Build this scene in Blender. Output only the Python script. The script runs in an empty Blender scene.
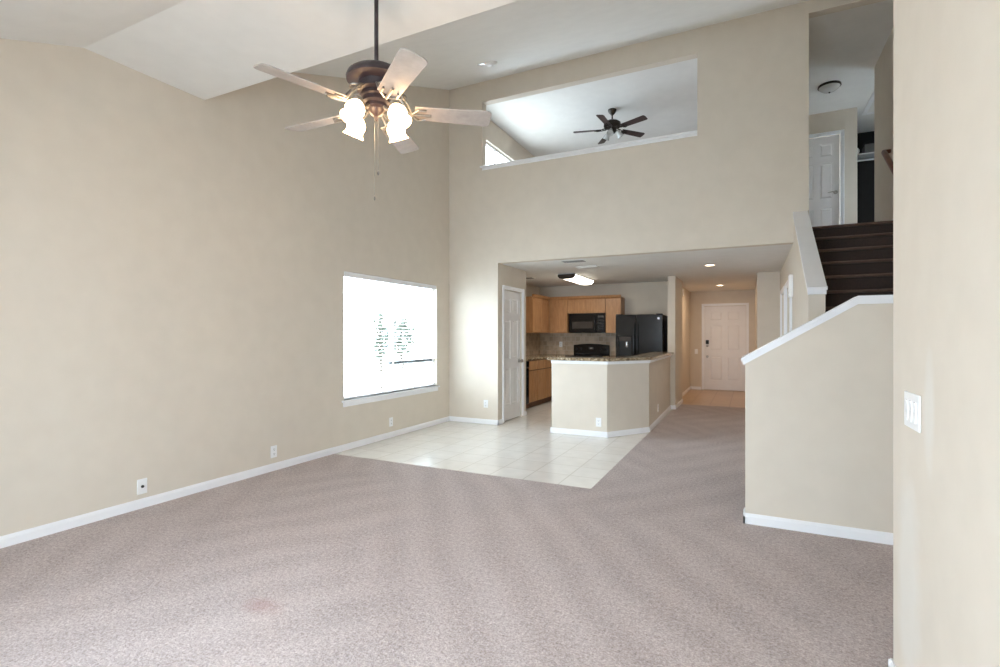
import bpy, bmesh, math, random
from mathutils import Vector, Matrix
random.seed(7)
S = bpy.context.scene
COL = S.collection
PI = math.pi

# ------------------------------------------------------------------ camera
cam_d = bpy.data.cameras.new('camera')
cam = bpy.data.objects.new('camera', cam_d)
COL.objects.link(cam)
cam.location = (0, 0, 1.32)
cam.rotation_euler = (PI / 2, 0, math.atan(250 / 509))
cam_d.sensor_width = 36.0
cam_d.lens = 36.0 * 509 / 1000
cam_d.shift_y = (335.5 - 333.5) / 1000
cam_d.clip_start = 0.05
S.camera = cam

# ------------------------------------------------------------------ world, exposure
W = bpy.data.worlds.new('World')
S.world = W
W.use_nodes = True
bg = W.node_tree.nodes['Background']
bg.inputs[0].default_value = (0.705, 0.862, 1.0, 1)
# overcast sky, brighter toward the west (the dining-window side)
wn, wl = W.node_tree.nodes, W.node_tree.links
tcw = wn.new('ShaderNodeTexCoord')
sxw = wn.new('ShaderNodeSeparateXYZ')
wl.new(tcw.outputs['Generated'], sxw.inputs[0])
mrw = wn.new('ShaderNodeMapRange')
mrw.inputs['From Min'].default_value, mrw.inputs['From Max'].default_value = 0.1, -0.8
mrw.inputs['To Min'].default_value, mrw.inputs['To Max'].default_value = 16.5, 12.0
wl.new(sxw.outputs['X'], mrw.inputs['Value'])
wl.new(mrw.outputs[0], bg.inputs[1])
S.view_settings.view_transform = 'Standard'
S.view_settings.look = 'None'
S.view_settings.gamma = 1
S.view_settings.use_curve_mapping = False
S.view_settings.exposure = 0.56
S.cycles.use_denoising = True
S.cycles.max_bounces = 14
S.cycles.diffuse_bounces = 9
S.cycles.sample_clamp_indirect = 6.0
S.cycles.caustics_reflective = False
S.cycles.caustics_refractive = False


def area(name, loc, rot, sx, sy, power, color=(1, 1, 1), portal=False):
    l = bpy.data.lights.new(name, 'AREA')
    l.shape = 'RECTANGLE'
    l.size, l.size_y = sx, sy
    l.energy = power
    l.color = color
    if portal: l.cycles.is_portal = True
    o = bpy.data.objects.new(name, l)
    COL.objects.link(o)
    o.location, o.rotation_euler = loc, rot
    return o


# light portals at the glazed openings (they only guide the sky's light in)
area('portal_patio_door', (-1.3, -0.74, 1.08), (PI / 2, 0, 0), 2.2, 2.06, 1, portal=True)
area('portal_dining_window', (-4.34, 5.415, 1.295), (0, -PI / 2, 0), 1.44, 1.93, 1, portal=True)
area('portal_loft_window', (-4.34, 8.4, 4.165), (0, -PI / 2, 0), 1.23, 2.0, 1, portal=True)


# ------------------------------------------------------------------ materials
def lin(c):
    return tuple(((v / 255) / 12.92 if v / 255 <= 0.04045 else ((v / 255 + 0.055) / 1.055) ** 2.4) for v in c)


def base_mat(name, rgb, rough=0.5, metal=0.0, spec=0.5):
    m = bpy.data.materials.new(name)
    m.use_nodes = True
    p = m.node_tree.nodes['Principled BSDF']
    p.inputs['Base Color'].default_value = (*lin(rgb), 1)
    p.inputs['Roughness'].default_value = rough
    p.inputs['Metallic'].default_value = metal
    p.inputs['Specular IOR Level'].default_value = spec
    return m, m.node_tree.nodes, m.node_tree.links, p


def coords(n, l, scale=(1, 1, 1), rot=(0, 0, 0), loc=(0, 0, 0)):
    tc = n.new('ShaderNodeTexCoord')
    mp = n.new('ShaderNodeMapping')
    mp.inputs['Scale'].default_value = scale
    mp.inputs['Rotation'].default_value = rot
    mp.inputs['Location'].default_value = loc
    l.new(tc.outputs['Object'], mp.inputs['Vector'])
    return mp.outputs['Vector']


def noise(n, l, vec, scale, detail=3, rough=0.5):
    t = n.new('ShaderNodeTexNoise')
    t.inputs['Scale'].default_value = scale
    t.inputs['Detail'].default_value = detail
    t.inputs['Roughness'].default_value = rough
    l.new(vec, t.inputs['Vector'])
    return t.outputs['Fac']


def ramp(n, l, fac, stops):
    r = n.new('ShaderNodeValToRGB')
    while len(r.color_ramp.elements) < len(stops):
        r.color_ramp.elements.new(0.5)
    for e, (p, c) in zip(r.color_ramp.elements, stops):
        e.position = p
        e.color = (*lin(c), 1)
    l.new(fac, r.inputs['Fac'])
    return r.outputs['Color']


def bump(n, l, p, h, strength=0.2, dist=0.01):
    b = n.new('ShaderNodeBump')
    b.inputs['Strength'].default_value = strength
    b.inputs['Distance'].default_value = dist
    l.new(h, b.inputs['Height'])
    l.new(b.outputs['Normal'], p.inputs['Normal'])
    return b


def plain(name, rgb, rough=0.5, metal=0.0, vary=4, bscale=0, bstr=0.0, spec=0.5, nscale=6):
    """flat paint / plastic / metal with a faint procedural mottling"""
    m, n, l, p = base_mat(name, rgb, rough, metal, spec)
    v = coords(n, l)
    a = tuple(max(0, c - vary) for c in rgb)
    b = tuple(min(255, c + vary) for c in rgb)
    l.new(ramp(n, l, noise(n, l, v, nscale), [(0.3, a), (0.7, b)]), p.inputs['Base Color'])
    if bscale:
        bump(n, l, p, noise(n, l, v, bscale, 4, 0.6), bstr, 0.003)
    return m


def emit(name, rgb, strength, base=(240, 240, 240)):
    m, n, l, p = base_mat(name, base, 0.3)
    p.inputs['Emission Color'].default_value = (*lin(rgb), 1)
    p.inputs['Emission Strength'].default_value = strength
    v = coords(n, l)
    l.new(ramp(n, l, noise(n, l, v, 8), [(0.3, tuple(c - 4 for c in base)), (0.7, base)]), p.inputs['Base Color'])
    return m


def glass(name):
    m = bpy.data.materials.new(name)
    m.use_nodes = True
    n, l = m.node_tree.nodes, m.node_tree.links
    n.remove(n['Principled BSDF'])
    out = n['Material Output']
    tr = n.new('ShaderNodeBsdfTransparent')
    gl = n.new('ShaderNodeBsdfGlossy')
    gl.inputs['Roughness'].default_value = 0.02
    lw = n.new('ShaderNodeLayerWeight')
    pw = n.new('ShaderNodeMath'); pw.operation = 'POWER'; pw.inputs[1].default_value = 5
    l.new(lw.outputs['Facing'], pw.inputs[0])
    fr = n.new('ShaderNodeMath'); fr.operation = 'MULTIPLY_ADD'; fr.inputs[1].default_value = 0.5; fr.inputs[2].default_value = 0.04
    l.new(pw.outputs[0], fr.inputs[0])
    mix = n.new('ShaderNodeMixShader')
    l.new(fr.outputs[0], mix.inputs[0])
    l.new(tr.outputs[0], mix.inputs[1])
    l.new(gl.outputs[0], mix.inputs[2])
    l.new(mix.outputs[0], out.inputs['Surface'])
    return m


def wood(name, dark, light, scale=(6, 6, 0.8), rough=0.4, ring=5.0, bstr=0.05):
    m, n, l, p = base_mat(name, light, rough)
    v = coords(n, l, scale)
    f = noise(n, l, v, ring, 6, 0.6)
    l.new(ramp(n, l, f, [(0.3, dark), (0.7, light)]), p.inputs['Base Color'])
    bump(n, l, p, f, bstr, 0.002)
    return m


def carpet():
    m, n, l, p = base_mat('carpet_pile', (150, 135, 130), 0.95, 0, 0.1)
    v = coords(n, l)
    fine = noise(n, l, v, 95, 3, 0.75)
    tuft = noise(n, l, v, 38, 4, 0.7)
    big = noise(n, l, v, 1.1, 3)
    # vacuum strokes: bands in the lay of the pile
    def strokes(ang, scale):
        w = n.new('ShaderNodeTexWave')
        w.wave_type = 'BANDS'
        w.inputs['Scale'].default_value = scale
        w.inputs['Distortion'].default_value = 4.5
        w.inputs['Detail'].default_value = 3.0
        w.inputs['Detail Scale'].default_value = 0.9
        l.new(coords(n, l, (1, 1, 1), (0, 0, math.radians(ang))), w.inputs['Vector'])
        return w.outputs['Fac']
    wv = n.new('ShaderNodeMix')
    msk = n.new('ShaderNodeMapRange')
    msk.inputs['From Min'].default_value = 0.44; msk.inputs['From Max'].default_value = 0.56
    l.new(noise(n, l, coords(n, l, loc=(3.1, 0.7, 0)), 0.45, 1), msk.inputs['Value'])
    l.new(msk.outputs[0], wv.inputs[0])
    l.new(strokes(-38, 1.0), wv.inputs[2]); l.new(strokes(35, 0.9), wv.inputs[3])
    add = n.new('ShaderNodeMath'); add.operation = 'MULTIPLY_ADD'
    add.inputs[1].default_value = 0.62
    l.new(fine, add.inputs[0])
    m2 = n.new('ShaderNodeMath'); m2.operation = 'MULTIPLY'; m2.inputs[1].default_value = 0.38
    l.new(tuft, m2.inputs[0]); l.new(m2.outputs[0], add.inputs[2])
    sub = n.new('ShaderNodeMath'); sub.operation = 'MULTIPLY_ADD'
    sub.inputs[1].default_value = 0.036
    l.new(wv.outputs[0], sub.inputs[0]); l.new(add.outputs[0], sub.inputs[2])
    s3 = n.new('ShaderNodeMath'); s3.operation = 'MULTIPLY_ADD'; s3.inputs[1].default_value = 0.10
    l.new(big, s3.inputs[0]); l.new(sub.outputs[0], s3.inputs[2])
    l.new(ramp(n, l, s3.outputs[0], [(0.36, (114, 101, 98)), (0.50, (163, 149, 145)), (0.60, (186, 172, 168)), (0.76, (220, 208, 204))]), p.inputs['Base Color'])
    bump(n, l, p, add.outputs[0], 0.65, 0.012)
    p.inputs['Sheen Weight'].default_value = 0.15
    over(n, l, p, blotch(n, l, (-2.14, 1.72, 0), (0.16, 0.08, 0.2), 0.7), (150, 98, 90), 0.35)      # faint reddish spill
    return m


def blotch(n, l, centre, radii, soft=0.5):
    """0..1 mask of an irregular spot at a fixed place on the surface"""
    v = coords(n, l, tuple(1 / r for r in radii), (0, 0, 0), tuple(-c / r for c, r in zip(centre, radii)))
    ln = n.new('ShaderNodeVectorMath'); ln.operation = 'LENGTH'
    l.new(v, ln.inputs[0])
    ad = n.new('ShaderNodeMath'); ad.operation = 'MULTIPLY_ADD'; ad.inputs[1].default_value = 0.7
    l.new(noise(n, l, coords(n, l), 9, 4), ad.inputs[0]); l.new(ln.outputs['Value'], ad.inputs[2])
    mr = n.new('ShaderNodeMapRange')
    mr.inputs['From Min'].default_value, mr.inputs['From Max'].default_value = 1.35, 1.35 - soft
    mr.inputs['To Min'].default_value, mr.inputs['To Max'].default_value = 0, 1
    l.new(ad.outputs[0], mr.inputs['Value'])
    return mr.outputs[0]


def over(n, l, p, mask, rgb, amount):
    """lay a stain or a touch-up of another colour over the base colour"""
    src = p.inputs['Base Color'].links[0].from_socket
    mu = n.new('ShaderNodeMath'); mu.operation = 'MULTIPLY'; mu.inputs[1].default_value = amount
    l.new(mask, mu.inputs[0])
    mx = n.new('ShaderNodeMix'); mx.data_type = 'RGBA'
    l.new(mu.outputs[0], mx.inputs[0]); l.new(src, mx.inputs[6])
    mx.inputs[7].default_value = (*lin(rgb), 1)
    l.new(mx.outputs[2], p.inputs['Base Color'])


def brick_mat(name, c1, c2, grout, w, h, gw, rough, rot=(0, 0, 0), loc=(0, 0, 0), offset=0.0, mott=12, bstr=0.3, axes=None):
    m, n, l, p = base_mat(name, c1, rough)
    v = coords(n, l, (1, 1, 1), rot, loc)
    if axes:      # pick which object axes run along / up the courses
        sp = n.new('ShaderNodeSeparateXYZ'); cb = n.new('ShaderNodeCombineXYZ')
        l.new(v, sp.inputs[0])
        l.new(sp.outputs[axes[0]], cb.inputs[0]); l.new(sp.outputs[axes[1]], cb.inputs[1])
        v = cb.outputs[0]
    b = n.new('ShaderNodeTexBrick')
    b.offset = offset
    b.inputs['Scale'].default_value = 1.0
    b.inputs['Brick Width'].default_value = w
    b.inputs['Row Height'].default_value = h
    b.inputs['Mortar Size'].default_value = gw
    b.inputs['Mortar Smooth'].default_value = 0.1
    b.inputs['Bias'].default_value = 0.0
    b.inputs['Mortar'].default_value = (*lin(grout), 1)
    l.new(v, b.inputs['Vector'])
    f = noise(n, l, v, 7, 4)
    dk = lambda c: tuple(max(0, x - mott) for x in c)
    l.new(ramp(n, l, f, [(0.3, dk(c1)), (0.7, c1)]), b.inputs['Color1'])
    l.new(ramp(n, l, f, [(0.3, dk(c2)), (0.7, c2)]), b.inputs['Color2'])
    l.new(b.outputs['Color'], p.inputs['Base Color'])
    inv = n.new('ShaderNodeMath'); inv.operation = 'SUBTRACT'; inv.inputs[0].default_value = 1
    l.new(b.outputs['Fac'], inv.inputs[1])
    bump(n, l, p, inv.outputs[0], bstr, 0.002)
    return m


def granite():
    m, n, l, p = base_mat('granite', (150, 130, 105), 0.18)
    v = coords(n, l)
    vo = n.new('ShaderNodeTexVoronoi'); vo.inputs['Scale'].default_value = 55
    l.new(v, vo.inputs['Vector'])
    sp = n.new('ShaderNodeSeparateColor'); l.new(vo.outputs['Color'], sp.inputs[0])
    mx = n.new('ShaderNodeMath'); mx.operation = 'MULTIPLY_ADD'; mx.inputs[1].default_value = 0.5
    l.new(sp.outputs[0], mx.inputs[0])
    h = n.new('ShaderNodeMath'); h.operation = 'MULTIPLY'; h.inputs[1].default_value = 0.5
    l.new(noise(n, l, v, 14, 5, 0.7), h.inputs[0]); l.new(h.outputs[0], mx.inputs[2])
    l.new(ramp(n, l, mx.outputs[0], [(0.2, (62, 50, 40)), (0.4, (128, 108, 84)), (0.6, (168, 150, 122)), (0.8, (206, 194, 170))]), p.inputs['Base Color'])
    return m


WALL = plain('wall_paint', (214, 204, 190), 0.75, 0, 2, 130, 0.10, 0.3)
WALL_T = plain('wall_paint_touched_up', (214, 204, 190), 0.75, 0, 2, 130, 0.10, 0.3)
_n, _l = WALL_T.node_tree.nodes, WALL_T.node_tree.links
_p = _n['Principled BSDF']
over(_n, _l, _p, blotch(_n, _l, (0.494, 1.985, 1.09), (0.3, 0.065, 0.2)), (222, 219, 213), 0.5)     # paler touch-up paint by the switch
over(_n, _l, _p, blotch(_n, _l, (0.494, 2.22, 0.45), (0.3, 0.17, 0.48)), (222, 219, 213), 0.5)
CEIL = plain('ceiling_paint', (232, 231, 228), 0.85, 0, 2, 110, 0.12, 0.2)
WHITE = plain('white_trim_paint', (238, 238, 240), 0.35, 0, 2)
DOORW = plain('door_white_paint', (232, 230, 230), 0.4, 0, 2)
PLATE = plain('white_plastic', (240, 240, 240), 0.35, 0, 1)
DARKSLOT = plain('dark_plastic_slot', (60, 58, 56), 0.5, 0, 3)
CARPET = carpet()
TILE = brick_mat('cream_floor_tile', (242, 239, 234), (239, 235, 229), (218, 213, 205), 0.345, 0.345, 0.006, 0.22, loc=(1.535 + 0.0, -4.28, 0), mott=8)
ENTRYTILE = brick_mat('tan_entry_tile', (196, 168, 140), (190, 160, 132), (160, 130, 104), 0.345, 0.345, 0.006, 0.3, mott=10)
SPLASH_X = brick_mat('stone_backsplash_back', (216, 196, 172), (190, 168, 144), (196, 182, 162), 0.10, 0.10, 0.004, 0.45, offset=0.5, mott=30, axes=(0, 2))
SPLASH_Y = brick_mat('stone_backsplash_side', (216, 196, 172), (190, 168, 144), (196, 182, 162), 0.10, 0.10, 0.004, 0.45, offset=0.5, mott=30, axes=(1, 2))
MAPLE = wood('maple_cabinet', (166, 118, 78), (194, 148, 104), (7, 7, 0.9), 0.38)
MAPLED = wood('maple_toe_kick', (96, 66, 44), (118, 84, 58), (7, 7, 0.9), 0.5)
STAIRW = wood('dark_stair_carpet', (46, 32, 26), (70, 50, 41), (14, 14, 14), 0.7, 9.0, 0.3)
NOSEW = wood('stair_nosing_wood', (84, 62, 50), (108, 82, 66), (1.2, 8, 8), 0.45)
RAILW = wood('reddish_handrail_wood', (92, 46, 28), (124, 66, 40), (3, 3, 3), 0.35)
GRANITE = granite()
BLACK = plain('black_appliance', (14, 15, 19), 0.16, 0, 2, spec=0.6)
BLACKM = plain('black_matte', (18, 18, 19), 0.5, 0, 2)
GREYGLASS = plain('microwave_window', (66, 60, 56), 0.25, 0, 3)
BRONZE = plain('bronze_metal', (52, 42, 46), 0.4, 0.1, 6)
BRONZE2 = plain('dark_bronze_metal', (52, 44, 36), 0.38, 0.5, 6)
PEWTER = plain('aged_pewter', (140, 138, 134), 0.35, 0.7, 10, nscale=30)
STEEL = plain('brushed_nickel', (176, 172, 166), 0.3, 0.9, 6)
BLADE = wood('greywashed_blade', (160, 150, 143), (178, 168, 161), (9, 9, 9), 0.42, 2.0, 0.03)
BLADED = wood('dark_walnut_blade', (44, 30, 28), (66, 46, 42), (9, 9, 9), 0.4, 2.0, 0.03)
BULB = emit('frosted_lit_shade', (255, 210, 158), 17.0)
SHADE_OFF = plain('frosted_glass_unlit', (206, 206, 204), 0.25, 0, 3)
LENS = emit('fluorescent_lens', (255, 246, 226), 4.5)
CANLIGHT = emit('recessed_lamp', (255, 226, 186), 14.0)
GLASS = glass('window_glass')
BLIND = plain('white_blind_slat', (244, 244, 242), 0.45, 0, 1)
LEAF = plain('leaf_green', (54, 64, 50), 0.6, 0, 10, nscale=3)
BARK = wood('grey_bark', (66, 60, 54), (84, 78, 70), (4, 4, 1), 0.9)
GROUND = plain('outdoor_concrete', (190, 186, 178), 0.9, 0, 8, 40, 0.2)
GRILLE = plain('ceiling_vent_metal', (222, 220, 216), 0.45, 0, 2)
DARKROOM = plain('closet_shade_and_lid', (46, 44, 42), 0.8, 0, 3)  # closet's unlit darkness put into the wall colour; also the box lid
GREYBOX = plain('grey_cardboard', (120, 118, 114), 0.7, 0, 6)
RAIL_GREY = plain('backlit_rail_grey', (92, 95, 99), 0.6, 0, 3)  # dimness of the backlit meeting rail put into its colour
SILVER = plain('silver_emblem', (205, 205, 208), 0.25, 0.8, 2)


# ------------------------------------------------------------------ mesh builder
class B:
    def __init__(s):
        s.v, s.f = [], []

    def add(s, vs, fs):
        k = len(s.v)
        s.v += [tuple(p) for p in vs]
        s.f += [tuple(i + k for i in f) for f in fs]
        return s

    def box(s, x0, x1, y0, y1, z0, z1):
        vs = [(x, y, z) for x in (x0, x1) for y in (y0, y1) for z in (z0, z1)]
        return s.add(vs, [(0, 1, 3, 2), (4, 6, 7, 5), (0, 4, 5, 1), (2, 3, 7, 6), (0, 2, 6, 4), (1, 5, 7, 3)])

    def prism(s, poly, axis, a, b):
        """poly in the two other axes (in x,y,z order), extruded along axis from a to b"""
        def P(p, t):
            return {'x': (t, p[0], p[1]), 'y': (p[0], t, p[1]), 'z': (p[0], p[1], t)}[axis]
        n = len(poly)
        vs = [P(p, a) for p in poly] + [P(p, b) for p in poly]
        fs = [tuple(range(n - 1, -1, -1)), tuple(range(n, 2 * n))]
        fs += [(i, (i + 1) % n, n + (i + 1) % n, n + i) for i in range(n)]
        return s.add(vs, fs)

    def lathe(s, prof, c=(0, 0, 0), seg=28, mtx=None):
        """prof: list of (radius, z); closed with caps where the radius is not 0"""
        vs, fs = [], []
        for r, z in prof:
            for k in range(seg):
                a = 2 * PI * k / seg
                p = Vector((max(r, 1e-4) * math.cos(a), max(r, 1e-4) * math.sin(a), z))
                if mtx: p = mtx @ p
                vs.append((p[0] + c[0], p[1] + c[1], p[2] + c[2]))
        for i in range(len(prof) - 1):
            for k in range(seg):
                k2 = (k + 1) % seg
                fs.append((i * seg + k, i * seg + k2, (i + 1) * seg + k2, (i + 1) * seg + k))
        fs.append(tuple(range(seg - 1, -1, -1)))
        fs.append(tuple((len(prof) - 1) * seg + k for k in range(seg)))
        return s.add(vs, fs)

    def tube(s, pts, r, seg=10):
        pts = [Vector(p) for p in pts]
        vs, fs = [], []
        up = Vector((0, 0, 1))
        for i, p in enumerate(pts):
            d = (pts[min(i + 1, len(pts) - 1)] - pts[max(i - 1, 0)]).normalized()
            ref = up if abs(d.z) < 0.95 else Vector((1, 0, 0))
            u = d.cross(ref).normalized(); w = d.cross(u).normalized()
            rr = r[i] if isinstance(r, (list, tuple)) else r
            for k in range(seg):
                a = 2 * PI * k / seg
                vs.append(p + (u * math.cos(a) + w * math.sin(a)) * rr)
        for i in range(len(pts) - 1):
            for k in range(seg):
                k2 = (k + 1) % seg
                fs.append((i * seg + k, i * seg + k2, (i + 1) * seg + k2, (i + 1) * seg + k))
        fs.append(tuple(range(seg - 1, -1, -1)))
        fs.append(tuple((len(pts) - 1) * seg + k for k in range(seg)))
        return s.add(vs, fs)

    def ring(s, prof_out, prof_in, z0, z1):
        """flat band between two same-length open polylines (plan), z0..z1"""
        n = len(prof_out)
        poly = list(prof_out) + list(reversed(prof_in))
        vs = [(x, y, z0) for x, y in poly] + [(x, y, z1) for x, y in poly]
        m = len(poly); fs = []
        for i in range(n - 1):
            a, b, c, d = i, i + 1, m - 2 - i, m - 1 - i
            fs += [(d, c, b, a), (m + a, m + b, m + c, m + d), (a, b, m + b, m + a), (c, d, m + d, m + c)]
        fs += [(m - 1, 0, m, 2 * m - 1), (n - 1, n, m + n, m + n - 1)]
        return s.add(vs, fs)

    def grid(s, xs, ys, zs, solid):
        """faces between solid and empty cells of a rectilinear grid: walls with real holes"""
        nx, ny, nz = len(xs) - 1, len(ys) - 1, len(zs) - 1
        mid = lambda a, i: (a[i] + a[i + 1]) / 2
        on = {(i, j, k) for i in range(nx) for j in range(ny) for k in range(nz) if solid(mid(xs, i), mid(ys, j), mid(zs, k))}
        idx, vs, fs = {}, [], []

        def V(i, j, k):
            if (i, j, k) not in idx:
                idx[(i, j, k)] = len(vs); vs.append((xs[i], ys[j], zs[k]))
            return idx[(i, j, k)]
        for (i, j, k) in on:
            for d, q in (((1, 0, 0), [(1, 0, 0), (1, 1, 0), (1, 1, 1), (1, 0, 1)]), ((-1, 0, 0), [(0, 0, 0), (0, 0, 1), (0, 1, 1), (0, 1, 0)]),
                         ((0, 1, 0), [(0, 1, 0), (0, 1, 1), (1, 1, 1), (1, 1, 0)]), ((0, -1, 0), [(0, 0, 0), (1, 0, 0), (1, 0, 1), (0, 0, 1)]),
                         ((0, 0, 1), [(0, 0, 1), (1, 0, 1), (1, 1, 1), (0, 1, 1)]), ((0, 0, -1), [(0, 0, 0), (0, 1, 0), (1, 1, 0), (1, 0, 0)])):
                if (i + d[0], j + d[1], k + d[2]) not in on:
                    fs.append(tuple(V(i + a, j + b, k + c) for a, b, c in q))
        return s.add(vs, fs)

    def build(s, name, m, parent=None, bevel=0.0, smooth=False, seg=2, sub=0):
        me = bpy.data.meshes.new(name)
        me.from_pydata(s.v, [], s.f)
        bm = bmesh.new(); bm.from_mesh(me)
        bmesh.ops.recalc_face_normals(bm, faces=bm.faces)
        bm.to_mesh(me); bm.free()
        me.materials.append(m)
        o = bpy.data.objects.new(name, me)
        COL.objects.link(o)
        if parent: o.parent = parent
        if bevel:
            md = o.modifiers.new('edge', 'BEVEL')
            md.width = bevel; md.segments = seg; md.limit_method = 'ANGLE'; md.angle_limit = math.radians(40)
        if sub:
            md = o.modifiers.new('sub', 'SUBSURF'); md.levels = md.render_levels = sub
        if smooth or bevel or sub:
            for p in me.polygons: p.use_smooth = True
            if not sub:
                me.set_sharp_from_angle(angle=math.radians(35))
        return o


def struct(o):
    o['kind'] = 'structure'
    return o


def tag(o, label, cat, group=None):
    o['label'], o['category'] = label, cat
    if group: o['group'] = group
    return o


def thing(name, label, cat, loc=(0, 0, 0), rz=0.0, group=None):
    o = bpy.data.objects.new(name, None)
    o.empty_display_size = 0.1
    COL.objects.link(o)
    o.location = loc
    o.rotation_euler = (0, 0, rz)
    return tag(o, label, cat, group)


def copy_tree(o, parent=None):
    c = o.copy()
    COL.objects.link(c)
    c.parent = parent
    for ch in o.children:
        copy_tree(ch, c)
    return c


def dup(o, label, loc, rz=None):
    c = copy_tree(o)
    c.location = loc
    if rz is not None: c.rotation_euler = (0, 0, rz)
    c['label'] = label
    return c


# ------------------------------------------------------------------ key dimensions
XL, YF, XS = -4.18, 6.73, 1.58          # left wall, far wall, stairwell wall
LOW, UP, TOP = 2.39, 2.68, 5.12          # low ceiling, upper floor, vault at the far wall
HALL_X, COLX = 0.45, -1.20
vault = lambda y: 3.33 + (TOP - 3.33) / (YF - 1.91) * (y - 1.91)

# ------------------------------------------------------------------ floors
b = B()
b.prism([(XL, -0.6), (1.58, -0.6), (1.58, 9.7), (0.45, 9.7), (0.11, 10.3), (-1.23, 10.3), (-1.23, 4.28), (XL, 4.28)], 'z', -0.06, 0)
struct(b.build('floor', CARPET))
b = B()
b.prism([(XL, 4.28), (-1.23, 4.28), (-1.23, 10.5), (XL, 10.5)], 'z', -0.06, -0.005)
struct(b.build('floor_kitchen', TILE))
b = B().box(-2.6, 0.11, 10.3, 13.42, -0.06, -0.003)
struct(b.build('floor_entry', ENTRYTILE))
b = B().box(-14, -4.32, -4, 16, -0.30, -0.2)
struct(b.build('ground_outside', GROUND))

# ------------------------------------------------------------------ walls
# left wall with the dining window and the loft window
W1 = (4.45, 6.38, 0.575, 2.062)
W2 = (7.4, 9.4, 3.55, 4.78)
hole = lambda y, z, w: w[0] < y < w[1] and w[2] < z < w[3]
b = B().grid([XL - 0.14, XL], [-0.72, W1[0], W1[1], W2[0], W2[1], 12.1], [-0.06, W1[2], W1[3], W2[2], W2[3], 5.4],
             lambda x, y, z: not hole(y, z, W1) and not hole(y, z, W2))
struct(b.build('wall_left', WALL))

# far wall: pantry return below, big high wall with the loft opening, header over the stairs
OP = (-3.60, -0.585, 3.84, 4.815)
def far(x, y, z):
    if x > 0.60: return z > 4.98
    if OP[0] < x < OP[1] and OP[2] < z < OP[3]: return False
    if z < LOW: return x < -3.34
    return True
b = B().grid([XL, OP[0], -3.34, OP[1], 0.60, XS], [YF, YF + 0.12], [-0.06, LOW, OP[2], OP[3], 4.98, 5.3], far)
struct(b.build('wall_far', WALL))

# pantry side wall (with its doorway) and the pantry's back
PD = (6.93, 7.60, 2.02)
b = B().grid([-3.46, -3.34], [YF + 0.12, PD[0], PD[1], 7.78], [-0.06, PD[2], LOW], lambda x, y, z: not (PD[0] < y < PD[1] and z < PD[2]))
b.box(XL, -3.46, 7.68, 7.78, -0.06, LOW)
struct(b.build('wall_pantry', WALL))

# kitchen back wall + fridge-side wall beside the hall
b = B().box(XL, -1.33, 10.5, 10.62, -0.06, LOW)
struct(b.build('wall_kitchen', WALL))
struct(B().box(-1.33, COLX, 9.55, 10.62, -0.06, LOW).build('wall_fridge_side', WALL))

# hall: left stretch, entry wall with the front door, right stretch and its jog
b = B().box(-1.44, -1.32, 11.5, 13.3, -0.06, LOW)
b.box(-2.6, -2.5, 10.62, 13.3, -0.06, LOW)
b.box(-2.5, -1.44, 11.9, 12.0, -0.06, LOW)
struct(b.build('wall_hall', WALL))
FD = (-1.0, -0.08, 2.03)
b = B().grid([-1.44, FD[0], FD[1], 0.23], [13.3, 13.365, 13.42], [-0.06, FD[2], LOW], lambda x, y, z: not (FD[0] < x < FD[1] and z < FD[2] and y < 13.365))
struct(b.build('wall_entry', WALL))
b = B().box(0.11, 0.23, 9.82, 13.3, -0.06, LOW)
b.box(0.11, 0.575, 9.7, 9.82, -0.06, LOW)
struct(b.build('wall_hall_jog', WALL))

# stair side wall: sloped half wall, then full height along the hall with two closet doorways
CL = [(7.02, 7.86), (8.22, 9.06)]
b = B().prism([(5.10, -0.06), (YF + 0.12, -0.06), (YF + 0.12, 2.76), (YF, 2.70), (5.10, 1.70)], 'x', HALL_X, 0.575)
b.grid([HALL_X, 0.575], [YF + 0.12, CL[0][0], CL[0][1], CL[1][0], CL[1][1], 9.7], [-0.06, 1.95, LOW, UP],
       lambda x, y, z: not (z < 1.95 and any(a < y < c for a, c in CL)))
struct(b.build('wall_stair_side', WALL))

# front half wall of the first flight
YH = 3.98
b = B().prism([(-0.03, -0.06), (XS, -0.06), (XS, 1.55), (0.625, 1.55), (-0.03, 1.15)], 'y', YH, YH + 0.12)
struct(b.build('wall_stair_half', WALL))

# stairwell wall on the far side of the stairs, turning away upstairs
b = B().box(XS, XS + 0.12, 2.29, 8.8, -0.06, 5.3)
b.box(XS + 0.12, 2.8, 8.68, 8.8, UP, 5.3)
struct(b.build('wall_stairwell', WALL))
b = B().box(0.614, XS, 2.29, 2.41, -0.06, 5.0)
struct(b.build('wall_alcove', WALL))

# near right wall with its free end
RX, RY = 0.494, 2.42
b = B().prism([(-0.6, -0.06), (RY, -0.06), (RY, 3.62), (-0.6, 2.5)], 'x', RX, RX + 0.12)
struct(b.build('wall_right', WALL_T))

# rear wall behind the camera, with its patio doorway and window
b = B().grid([XL, -2.4, -0.2, 0.494], [-0.72, -0.6], [-0.06, 0.05, 2.11, 2.5],
             lambda x, y, z: not (-2.4 < x < -0.2 and 0.05 < z < 2.11))
struct(b.build('wall_rear', WALL))

# unseen side walls added to cut slanting patio daylight, with a slab between
b = B().box(-2.6, -2.48, -3.9, -0.72, -0.2, 2.7)
b.box(-0.12, 0.0, -1.8, -0.72, -0.2, 2.7)
struct(b.build('wall_light_blocker', CEIL))
struct(B().box(-2.6, 0.0, -3.9, -0.72, -0.2, -0.06).build('floor_added_rear', GROUND))

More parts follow.
